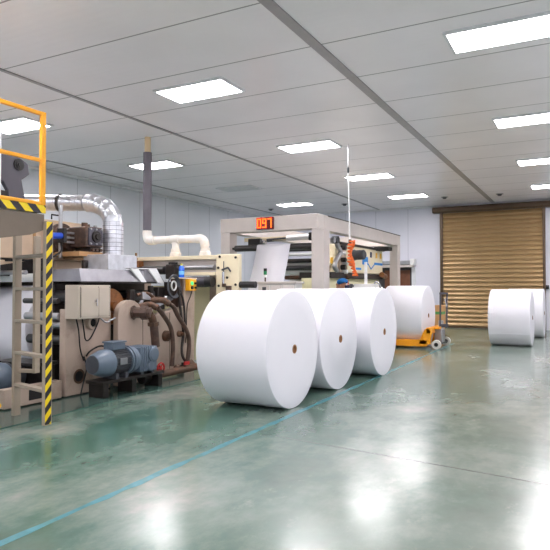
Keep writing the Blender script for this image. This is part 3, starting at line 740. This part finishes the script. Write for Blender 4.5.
# ------------------------------------------------------------------ roller stand behind (cross beam, rollers, ivory end plate)
rs = thing('roller_stand', 'long cream cross beam with dark rollers and ivory bolted end plate', 'machine', (-6.5, 8.75, 0))
MB().box(-7.6, -5.67, 8.55, 8.95, 1.885, 1.955).build('top_beam', 'ivory', rs, .008)
MB().box(-7.55, -5.70, 8.62, 8.66, 1.66, 1.885).build('face_plate', 'portal_grey', rs, .004)
MB().cyl((-7.4, 8.52, 1.74), (-5.70, 8.52, 1.74), .045).build('guide_roller', 'steel', rs)
MB().box(-6.35, -5.69, 8.50, 8.60, 1.60, 1.66).build('lower_rail', 'ivory', rs, .006)
MB().cyl((-7.5, 8.42, 1.69), (-6.70, 8.42, 1.70), .075).build('driven_roller', 'black_roller', rs)
MB().box(-6.62, -6.42, 8.33, 8.52, 1.54, 1.80).build('bearing_block', 'dark_steel', rs, .015)
MB().box(-6.58, -6.46, 8.36, 8.48, 1.80, 1.84).build('block_knob', 'black_rubber', rs, .008)
MB().cyl((-6.30, 8.45, 1.49), (-5.69, 8.45, 1.49), .09).build('rubber_roller', 'black_roller', rs)
MB().cyl((-6.12, 8.45, 1.49), (-5.82, 8.45, 1.49), .093).build('roller_sleeve', 'arm_grey', rs)
MB().box(-7.6, -7.45, 8.55, 8.95, 0, 1.885).build('leg', 'cream', rs, .01)
MB().box(-6.0, -5.7, 8.8, 9.0, 0, 1.885).build('leg', 'cream', rs, .01)
MB().box(-7.44, -5.7, 8.98, 9.02, .05, 1.42).build('back_panel', 'ivory_pale', rs, .004)
ep = MB().box(-5.66, -5.20, 8.50, 8.60, 0.0, 1.96).build('end_plate', 'ivory', rs, .012)
for (x, z) in ((-5.58, 1.92), (-5.26, 1.90), (-5.60, 1.42), (-5.26, 1.44), (-5.61, 1.73), (-5.43, 1.56), (-5.55, 1.28)): MB().cyl((x, 8.50, z), (x, 8.485, z), .022, seg=12).build('bolt', 'dark_steel', ep)
MB().cyl((-5.20, 8.55, 1.44), (-4.90, 8.55, 1.44), .055).build('end_shaft', 'black_roller', rs)
MB().cyl((-5.49, 8.47, 1.46), (-5.49, 8.47, 1.66), .025).build('lift_cylinder', 'chrome', ep)
MB().bar((-5.49, 8.48, 1.66), (-5.49, 8.48, 1.84), .012, .012, up=(1, 0, 0)).bar((-5.53, 8.48, 1.69), (-5.40, 8.48, 1.73), .012, .03).bar((-5.40, 8.48, 1.73), (-5.35, 8.48, 1.66), .012, .025, up=(1, 0, 0)).build('linkage', 'motor_grey', ep)
MB().box(-5.44, -5.34, 8.46, 8.50, 1.30, 1.42).box(-5.51, -5.45, 8.45, 8.50, 1.40, 1.46).build('linkage', 'gear_brown', ep, .006)
MB().cyl((-7.45, 8.5, 1.92), (-7.45, 8.38, 1.92), .05).box(-7.52, -7.3, 8.4, 8.55, 1.76, 1.88).build('end_bracket', 'rust_drum', rs, .008)
MB().cyl((-7.40, 8.45, 1.955), (-7.40, 8.45, 2.03), .02).build('pin', 'tan_brown', rs)

# white PVC vent pipe dropping from the ceiling
pv = thing('vent_pipe', 'white PVC vent pipe with grey foam-wrapped drop from the ceiling', 'pipe', (-7.18, 8.75, 1.955))
Yp = 8.75; ox = -.22
def px(x): return x + ox
MB().cyl((px(-7.17), Yp, 3.95), (px(-7.17), Yp, H), .058).build('ceiling_stub', 'cream_pipe', pv)
MB().cyl((px(-7.17), Yp, 2.45), (px(-7.17), Yp, 3.96), .08).build('foam_sleeve', 'foam_grey', pv)
MB().tube([(px(-7.17), Yp, 2.47), (px(-7.17), Yp, 2.38), (px(-7.14), Yp, 2.30), (px(-7.06), Yp, 2.28), (px(-6.98), Yp, 2.28)], .088, 20).build('elbow', 'pvc_white', pv)
MB().cyl((px(-7.0), Yp, 2.28), (px(-6.02), Yp, 2.27), .07).build('horizontal_run', 'pvc_white', pv)
MB().tube([(px(-6.02), Yp, 2.27), (px(-5.93), Yp, 2.265), (px(-5.86), Yp, 2.21), (px(-5.84), Yp, 2.12)], .082, 20).build('elbow', 'pvc_white', pv)
for x in (-6.50, -5.84):
    MB().lathe((px(x), Yp, 2.22), (0, 0, -1), [(0, .066), (.12, .066), (.12, .085), (.18, .085), (.20, .105), (.26, .11)], 24).build('downpipe', 'pvc_white', pv)
MB().lathe((px(-6.60), Yp, 2.277), (1, 0, 0), [(0, .082), (.2, .082)], 24).build('tee_joint', 'pvc_white', pv)

# ------------------------------------------------------------------ portal frame
pf = thing('portal_frame', 'tall beige steel portal frame carrying the red counter', 'machine frame', (-5.6, 13.1, 0))
XA, XB, YA, YC = -6.79, -4.56, 10.36, 15.95
MB().box(XA, XB, YA, YA + .30, 2.525, 2.815).build('front_beam', 'portal_grey', pf, .008)
MB().box(XB - .22, XB, YA + .30, YC, 2.525, 2.815).build('side_beam', 'portal_grey', pf, .008)
MB().box(XA, XA + .22, YA + .30, YC, 2.525, 2.815).build('side_beam', 'portal_grey', pf, .008)
MB().box(XA + .22, XB - .22, YC - .26, YC, 2.525, 2.815).build('rear_beam', 'portal_grey', pf, .008)
for (x0, x1, y0, y1) in ((XA, XA + .22, YA + .02, YA + .3), (XB - .15, XB + .11, YA + .02, YA + .3), (XA, XA + .22, YC - .26, YC), (XB - .22, XB, YC - .26, YC)):
    c_ = MB().box(x0, x1, y0, y1, 0, 2.525).build('column', 'portal_grey', pf, .006)
MB().bar((XB - .02, YA + .5, 2.81), (XB - .02, YC, 2.81), .06, .02).build('cap_strip', 'dark_steel', pf)
MB().box(XA + .22, XB - .22, YA + .6, YA + .72, 2.38, 2.46).build('cross_tie', 'ivory', pf, .006)
dr = MB().cyl((-6.50, 10.5, 2.20), (-4.75, 10.5, 2.20), .065); dr.build('web_roller', 'black_roller', pf)
MB().cyl((-6.57, 10.5, 2.20), (-6.50, 10.5, 2.20), .025).build('roller_shaft', 'dark_steel', pf)
MB().box(-6.42, -6.12, 10.86, 11.1, 2.28, 2.43).build('tension_motor', 'black_rubber', pf, .02)
MB().cyl((-6.12, 10.98, 2.36), (-6.04, 10.98, 2.36), .05).build('motor_coupling', 'chrome', pf)
MB().cyl((-6.02, 11.0, 2.40), (-5.55, 11.0, 2.42), .045).build('air_shaft', 'motor_grey', pf)
MB().cyl((-5.55, 11.0, 2.42), (-4.80, 11.0, 2.44), .06).build('idler_roller', 'white_paint', pf)
for (y, z, r, m) in ((12.6, 2.17, .035, 'white_paint'), (12.6, 2.02, .05, 'dark_steel'), (12.7, 1.95, .045, 'light_grey_box'), (12.6, 1.85, .06, 'black_roller'), (12.7, 1.75, .05, 'white_paint'), (12.8, 1.63, .05, 'rust_pipe'), (12.6, 2.30, .06, 'black_roller')):
    MB().cyl((-6.5, y, z), (-4.86, y, z), r).build('roller', m, pf)
MB().box(-6.5, -5.0, 13.0, 13.08, .05, 1.9).build('inner_panel', 'light_grey_box', pf, .006)
for (y, x) in ((12.5, -5.02), (12.5, -6.55)):
    MB().box(x, x + .05, y, y + .4, 1.74, 2.40).build('roller_bracket', 'cream', pf, .006)
MB().box(-4.95, -4.70, 10.75, 11.2, 2.34, 2.50).build('side_motor', 'black_rubber', pf, .015)
MB().cyl((-4.74, 11.45, 2.38), (-4.66, 11.45, 2.38), .06).build('side_pulley', 'steel', pf)

# LED counter, digits 097
ld = thing('led_counter', 'red LED counter reading 097 on the front beam', 'display', (-5.70, 10.34, 2.56))
x0, x1, z0, z1 = -5.90, -5.515, 2.555, 2.80
MB().box(x0, x1, 10.315, 10.36, z0, z1).build('housing', 'led_back', ld, .006)
SEG = {'0': 'abcdef', '9': 'abcdfg', '7': 'abc'}
for k, ch in enumerate('097'):
    cx0 = x0 + .022 + k * .119; w = .09; hh = z1 - z0 - .06; zb = z0 + .03; t_ = .021
    seg = {'a': (cx0, cx0 + w, zb + hh - t_, zb + hh), 'd': (cx0, cx0 + w, zb, zb + t_), 'g': (cx0, cx0 + w, zb + hh / 2 - t_ / 2, zb + hh / 2 + t_ / 2),
           'f': (cx0, cx0 + t_, zb + hh / 2, zb + hh), 'b': (cx0 + w - t_, cx0 + w, zb + hh / 2, zb + hh), 'e': (cx0, cx0 + t_, zb, zb + hh / 2), 'c': (cx0 + w - t_, cx0 + w, zb, zb + hh / 2)}
    m = MB()
    for s_ in SEG[ch]:
        a = seg[s_]; m.box(a[0], a[1], 10.308, 10.314, a[2], a[3])
    m.build('digit', 'led_orange', ld)

# white paper web falling from the roller
pw = MB()
rows = [(10.5, 2.269), (10.445, 2.25), (10.43, 2.20), (10.40, 2.1), (10.28, 1.8), (10.14, 1.5), (10.05, 1.2), (10.02, .9)]
top = [(-6.22 + 0.0 * i, y, z) for i, (y, z) in enumerate(rows)]
A = [pw.bm.verts.new((-5.955, y, z)) for y, z in rows]; B = [pw.bm.verts.new((-5.20, y, z)) for y, z in rows]
for i in range(len(rows) - 1): pw.bm.faces.new((A[i], B[i], B[i + 1], A[i + 1]))
ow = solo('paper_web', pw, 'paper', (-5.58, 10.4, .9), 'white sheet of paper hanging from the black roller under the counter', 'paper')
sm = ow.modifiers.new('thick', 'SOLIDIFY'); sm.thickness = .004

# console and signal tower
cs = thing('control_console', 'light grey control console behind the nearest rolls under the portal', 'console', (-5.05, 9.7, 0))
MB().box(-5.43, -4.66, 9.56, 9.86, 0, 1.46).build('body', 'light_grey_box', cs, .01)
MB().box(-5.46, -4.63, 9.53, 9.89, 1.46, 1.50).build('top', 'portal_grey', cs, .006)
for x in (-5.41, -5.16, -4.91): MB().box(x, x + .23, 9.545, 9.56, 1.1, 1.43).build('panel', 'portal_front', cs, .004)
MB().box(-5.33, -5.25, 9.54, 9.55, 1.33, 1.40).build('switch', 'motor_grey', cs, .003)
st = thing('signal_light', 'small green signal light on the grey console', 'signal light', (-5.38, 9.75, 1.50))
MB().cyl((-5.38, 9.75, 1.50), (-5.38, 9.75, 1.58), .014).build('stem', 'gear_brown', st)
MB().cyl((-5.38, 9.75, 1.58), (-5.38, 9.75, 1.63), .028).build('base', 'white_paint', st)
MB().cyl((-5.38, 9.75, 1.63), (-5.38, 9.75, 1.70), .032).build('green_lens', 'green_plastic', st)
MB().cyl((-5.38, 9.75, 1.70), (-5.38, 9.75, 1.75), .032).build('dark_lens', 'black_rubber', st)

# ------------------------------------------------------------------ slitter head seen through the portal side
sh = thing('slitter_head', 'cream slitter head panel with blue and yellow stickers inside the portal', 'machine', (-5.3, 13.9, 0))
MB().box(-5.6, -4.95, 12.95, 15.6, 1.74, 2.42).build('head_panel', 'ivory', sh, .02)
MB().cyl((-5.28, 12.2, 2.05), (-5.28, 12.95, 2.05), .26).build('cutter_drum', 'ivory', sh)
MB().box(-5.3, -4.98, 12.25, 12.42, 1.72, 2.36).build('front_plate', 'ivory', sh, .01)
MB().box(-5.7, -4.93, 11.9, 15.65, 1.60, 1.73).build('base_beam', 'dark_steel', sh, .01)
MB().box(-5.65, -5.05, 11.9, 15.6, 0, 1.60).build('lower_cabinet', 'ivory_pale', sh, .01)
MB().tube([(-4.92, 12.10, 2.46), (-4.90, 12.22, 2.30), (-4.90, 12.36, 2.18), (-4.92, 12.18, 2.0), (-4.92, 12.06, 1.86), (-4.92, 12.2, 1.76)], .055, 12).build('bracket_arm', 'steel', sh)
MB().cyl((-4.98, 12.1, 2.44), (-4.84, 12.1, 2.44), .08).build('arm_pulley', 'motor_grey', sh)
MB().bar((-4.97, 12.2, 2.40), (-4.95, 15.7, 2.40), .06, .06).build('slide_rail', 'dark_steel', sh, .006)
MB().lathe((-4.95, 13.3, 2.16), (1, -.2, 0), [(0, .13), (.05, .13), (.05, .115), (.3, .115), (.32, .09)], 28).build('drive_motor', 'motor_grey', sh, .003)
MB().box(-4.95, -4.94, 13.05, 13.22, 1.90, 2.0).build('orange_sticker', 'sign_red', sh)
MB().box(-4.95, -4.94, 13.5, 13.85, 1.82, 1.87).build('blue_mark', 'sign_blue', sh)
MB().box(-4.95, -4.935, 14.9, 15.55, 1.98, 2.04).build('blue_mark', 'sign_blue', sh)
bm_ = MB()
bm_.bar((-4.94, 14.35, 2.0), (-4.94, 14.6, 1.86), .01, .025, up=(0, 0, 1)).bar((-4.94, 14.6, 1.86), (-4.94, 14.9, 2.0), .01, .025, up=(0, 0, 1))
bm_.build('blue_mark', 'sign_blue', sh)
MB().box(-4.95, -4.93, 13.95, 14.35, 1.96, 2.16).build('blue_gauge', 'sign_blue', sh, .01)
for (y, m) in ((14.55, 'navy_cloth'), (15.0, 'sign_yellow'), (15.35, 'sign_yellow')):
    MB().box(-4.95, -4.94, y, y + .12, 2.16, 2.30).build('sticker', m, sh)
MB().box(-4.99, -4.97, 12.0, 12.12, 1.92, 2.05).build('sticker', 'sign_yellow', sh)
MB().cyl((-4.85, 15.2, 1.73), (-4.85, 15.5, 1.68), .07).build('trim_blower', 'rust_drum', sh)
MB().box(-5.05, -5.04, 13.0, 13.25, 1.40, 1.56).build('warning_sign', 'sign_red', sh)
MB().box(-5.0, -4.6, 15.0, 15.35, 2.36, 2.46).build('top_motor', 'black_rubber', sh, .015)
MB().box(-4.95, -4.7, 15.4, 15.6, 2.38, 2.42).build('green_board', 'green_plastic', sh, .004)

# hanging air line and orange coil hose
al = thing('air_line', 'thin white air line hanging from the ceiling above the rolls', 'air line', (-4.17, 11.0, 2.33))
MB().tube([(-4.19, 11.0, 4.25), (-4.19, 11.0, 3.9), (-4.19, 11.0, 3.7)], .006, 6).build('wire', 'steel', al)
MB().lathe((-4.19, 11.0, 3.78), (0, 0, -1), [(0, .012), (.01, .02), (.1, .02), (.12, .01)], 12).build('hook', 'motor_grey', al)
MB().tube([(-4.19, 11.0, 3.66), (-4.175, 11.0, 3.2), (-4.165, 11.0, 2.8), (-4.155, 11.0, 2.32)], .012, 10).build('line', 'white_paint', al)
oc = thing('coil_hose', 'orange coiled air hose hanging below the white air line', 'hose', (-4.15, 11.0, 1.68))
hp = []
for k in range(401):
    t = k / 400; a = 2 * PI * 20 * t
    rr = .042 + .016 * math.sin(t * 13)
    hp.append(Vector((-4.10 + rr * math.cos(a) - .06 * math.sin(t * 4.2), 11.0 + rr * math.sin(a), 2.31 - .68 * t + .012 * math.sin(a * .5))))
MB().tube(hp, .017, 8, n=1).build('coil', 'orange_hose', oc)
MB().cyl((-4.155, 11.0, 2.34), (-4.155, 11.0, 2.26), .03).build('coupling', 'dark_steel', oc)

# ------------------------------------------------------------------ worker
wk = thing('person', 'person in blue hair cover and navy shirt bending over the machine', 'person', (-4.22, 11.62, 0))
def skin_body(name, verts, edges, radii, material, parent, root=0, sub=2):
    off = parent.location
    me = bpy.data.meshes.new(name); me.from_pydata([Vector(v) - off for v in verts], edges, [])
    me.materials.append(MATS[material])
    o = bpy.data.objects.new(name, me); COL.objects.link(o); o.parent = parent
    sk = o.modifiers.new('skin', 'SKIN'); sk.use_smooth_shade = True
    for i, r in enumerate(radii):
        me.skin_vertices[0].data[i].radius = (r, r) if not isinstance(r, tuple) else r
        me.skin_vertices[0].data[i].use_root = (i == root)
    sb = o.modifiers.new('sub', 'SUBSURF'); sb.levels = sub; sb.render_levels = sub
    return o
# bending towards -X
Y0 = 11.62
bv = [(-4.18, Y0, .92), (-4.20, Y0, 1.10), (-4.28, Y0, 1.29), (-4.39, Y0, 1.385), (-4.48, Y0, 1.42),   # pelvis, waist, chest, neck base, neck
      (-4.17, Y0 - .10, .86), (-4.22, Y0 - .11, .48), (-4.17, Y0 - .11, .09), (-4.27, Y0 - .12, .05),
      (-4.17, Y0 + .10, .86), (-4.22, Y0 + .11, .48), (-4.17, Y0 + .11, .09), (-4.27, Y0 + .12, .05),
      (-4.34, Y0 - .18, 1.31), (-4.44, Y0 - .22, 1.08), (-4.68, Y0 - .17, 1.02), (-4.74, Y0 - .15, 1.02),
      (-4.34, Y0 + .18, 1.31), (-4.44, Y0 + .22, 1.08), (-4.68, Y0 + .17, 1.02), (-4.74, Y0 + .15, 1.02)]
be = [(0, 1), (1, 2), (2, 3), (3, 4), (0, 5), (5, 6), (6, 7), (7, 8), (0, 9), (9, 10), (10, 11), (11, 12), (3, 13), (13, 14), (14, 15), (15, 16), (3, 17), (17, 18), (18, 19), (19, 20)]
br = [.14, .14, .155, .10, .055, .085, .06, .045, .045, .085, .06, .045, .045, .065, .048, .036, .034, .065, .048, .036, .034]
body = skin_body('body', bv, be, br, 'skin', wk)
tv = [bv[0], bv[1], bv[2], bv[3], (-4.45, Y0, 1.405), bv[13], bv[14], (-4.60, Y0 - .195, 1.06), bv[17], bv[18], (-4.60, Y0 + .195, 1.06)]
te = [(0, 1), (1, 2), (2, 3), (3, 4), (3, 5), (5, 6), (6, 7), (3, 8), (8, 9), (9, 10)]
skin_body('shirt', tv, te, [.16, .16, .175, .12, .065, .08, .064, .055, .08, .064, .055], 'navy_cloth', wk)
rv = [bv[0], bv[5], bv[6], bv[7], bv[9], bv[10], bv[11]]
skin_body('trousers', rv, [(0, 1), (1, 2), (2, 3), (0, 4), (4, 5), (5, 6)], [.165, .105, .08, .068, .105, .08, .068], 'trouser_cloth', wk)
hm = MB().ball((-4.585, Y0, 1.455), .10, (1.0, .82, 1.12), 24)
hm.ball((-4.655, Y0, 1.40), .045, (1, 1, .9), 12)
hm.ball((-4.69, Y0, 1.45), .018, (1.1, .8, 1.3), 10)
for s_ in (-1, 1): hm.ball((-4.575, Y0 + s_ * .085, 1.445), .022, (.7, .5, 1.3), 10)
head = hm.build('head', 'skin', wk)
for s_ in (-1, 1): MB().ball((-4.672, Y0 + s_ * .034, 1.47), .011, (1, 1, .8), 10).build('eye', 'dark_void', head)
MB().ball((-4.694, Y0, 1.395), .02, (.5, 1.2, .35), 10).build('mouth', 'valve_red', head)
capm = MB().ball((-4.56, Y0, 1.50), .115, (1.05, .95, .80), 28)
bmesh.ops.bisect_plane(capm.bm, geom=capm.bm.verts[:] + capm.bm.edges[:] + capm.bm.faces[:], plane_co=(-4.56, Y0, 1.465), plane_no=(.3, 0, -1), clear_outer=True)
cp_o = capm.build('hair_cover', 'cap_blue', head)
cp_o.modifiers.new('thick', 'SOLIDIFY').thickness = .004
for s_ in (-1, 1):
    hb = (-4.74, Y0 + s_ * .15, 1.02)
    hnd = MB().ball((hb[0] - .05, hb[1], hb[2] - .005), .045, (1.1, .9, .45), 14)
    for k in range(4):
        dy = (k - 1.5) * .02; Lf = (.06, .075, .072, .055)[k]
        hnd.tube([(hb[0] - .085, hb[1] + dy, hb[2]), (hb[0] - .085 - Lf * .6, hb[1] + dy, hb[2] - .012), (hb[0] - .085 - Lf * .9, hb[1] + dy, hb[2] - .035)], .0085, 8)
    hnd.tube([(hb[0] - .04, hb[1] - s_ * .035, hb[2]), (hb[0] - .07, hb[1] - s_ * .06, hb[2] - .01), (hb[0] - .10, hb[1] - s_ * .065, hb[2] - .02)], .010, 8)
    hnd.build('hand', 'skin', wk)
    MB().ball((-4.22, Y0 + s_ * .115, .04), .1, (1.35, .5, .45), 16).build('shoe', 'shoe_black', wk)

# ------------------------------------------------------------------ white work cart with post
wc = thing('work_cart', 'white work cart with small upright post behind the third roll', 'cart', (-3.85, 11.0, 0))
MB().box(-4.10, -3.55, 10.8, 11.2, 1.36, 1.40).build('cart_top', 'white_paint', wc, .008)
MB().box(-4.02, -3.62, 10.84, 11.16, 1.40, 1.46).build('tray', 'light_grey_box', wc, .008)
for x in (-4.08, -3.60):
    for y in (10.82, 11.15): MB().box(x, x + .035, y, y + .035, 0.0, 1.36).build('leg', 'steel', wc, .003)
MB().box(-4.08, -3.57, 10.82, 11.18, .3, .33).build('lower_shelf', 'white_paint', wc, .004)
MB().box(-3.86, -3.81, 11.0, 11.04, 1.46, 1.89).build('upright_post', 'white_paint', wc, .004)
MB().box(-4.09, -4.03, 10.78, 10.84, 1.36, 1.46).build('clamp', 'motor_grey', wc, .006)
MB().tube([(-3.66, 10.95, 1.44), (-3.58, 10.9, 1.50), (-3.52, 10.95, 1.42), (-3.55, 11.0, 1.36)], .015, 8).build('cable_loop', 'steel', wc)

# ------------------------------------------------------------------ pallet jack
pj = thing('pallet_jack', 'orange pallet jack with dark upright handle under a paper roll', 'pallet jack', (-3.7, 14.0, 0))
for y in (13.38, 14.46):
    MB().prism([(-4.55, .06), (-4.35, .05), (-3.42, .05), (-3.22, .06), (-3.22, .205), (-4.45, .19), (-4.55, .15)], 'y', y, y + .15).build('fork', 'orange_paint', pj, .008)
    w_ = MB().cyl((-4.3, y + .03, .042), (-4.3, y + .12, .042), .042); w_.build('load_wheel', 'nylon_wheel', pj)
MB().prism([(-3.42, .10), (-3.16, .10), (-3.12, .40), (-3.20, .47), (-3.28, .44)], 'y', 13.38, 13.48).build('frame_gusset', 'orange_paint', pj, .01)
MB().prism([(-3.42, .10), (-3.16, .10), (-3.12, .40), (-3.20, .47), (-3.28, .44)], 'y', 14.50, 14.61).build('frame_gusset', 'orange_paint', pj, .01)
MB().box(-3.24, -3.14, 13.38, 14.61, .34, .48).build('cross_head', 'orange_paint', pj, .01)
MB().box(-3.14, -3.02, 13.70, 14.30, .43, .48).build('head_plate', 'orange_paint', pj, .008)
MB().box(-3.16, -2.98, 13.84, 14.16, .10, .43).build('pump_body', 'steel', pj, .02)
MB().cyl((-3.04, 14.0, .2), (-3.04, 14.0, .62), .055).build('pump_cylinder', 'steel', pj)
for y in (13.40, 14.42):
    w_ = MB().lathe((-3.02, y, .105), (0, 1, 0), [(0, .06), (0, .1), (.01, .105), (.06, .105), (.07, .1), (.07, .06)], 28)
    w_ = w_.build('steer_wheel', 'nylon_wheel', pj)
    MB().cyl((-3.02, y - .012, .105), (-3.02, y + .085, .105), .045).build('hub', 'dark_steel', w_)
MB().box(-3.06, -2.98, 13.44, 14.46, .085, .125).build('axle', 'dark_steel', pj, .006)
hdl = MB().bar((-3.05, 13.95, .45), (-3.04, 13.95, 1.24), .035, .035, up=(1, 0, 0)).bar((-2.92, 14.05, .45), (-2.91, 14.05, 1.24), .035, .035, up=(1, 0, 0))
hdl.bar((-3.06, 13.95, 1.25), (-2.89, 14.06, 1.25), .04, .05).bar((-3.06, 13.95, .5), (-2.89, 14.06, .5), .05, .08)
hdl.build('handle', 'arm_grey', pj, .006)
MB().bar((-2.95, 14.0, 1.15), (-2.91, 14.0, .95), .012, .02, up=(1, 0, 0)).build('release_lever', 'chrome', pj)

# cardboard box
cb = thing('cardboard_box', 'brown cardboard box with green band behind the pallet jack', 'box', (-3.72, 17.2, 0))
MB().box(-3.87, -3.66, 17.0, 17.4, 0.0, .88).build('carton', 'cardboard', cb, .006)
MB().box(-3.874, -3.656, 16.996, 17.404, .62, .70).build('green_band', 'green_tape', cb)
# switch on back wall
sw = thing('wall_switch', 'small black switch box on the white wall right of the roller door', 'switch', (-1.16, YB, 1.35))
MB().box(-1.21, -1.11, YB - .08, YB, 1.33, 1.46).build('box', 'black_rubber', sw, .008)
MB().cyl((-1.16, YB - .08, 1.42), (-1.16, YB - .1, 1.42), .02).build('button', 'motor_grey', sw)
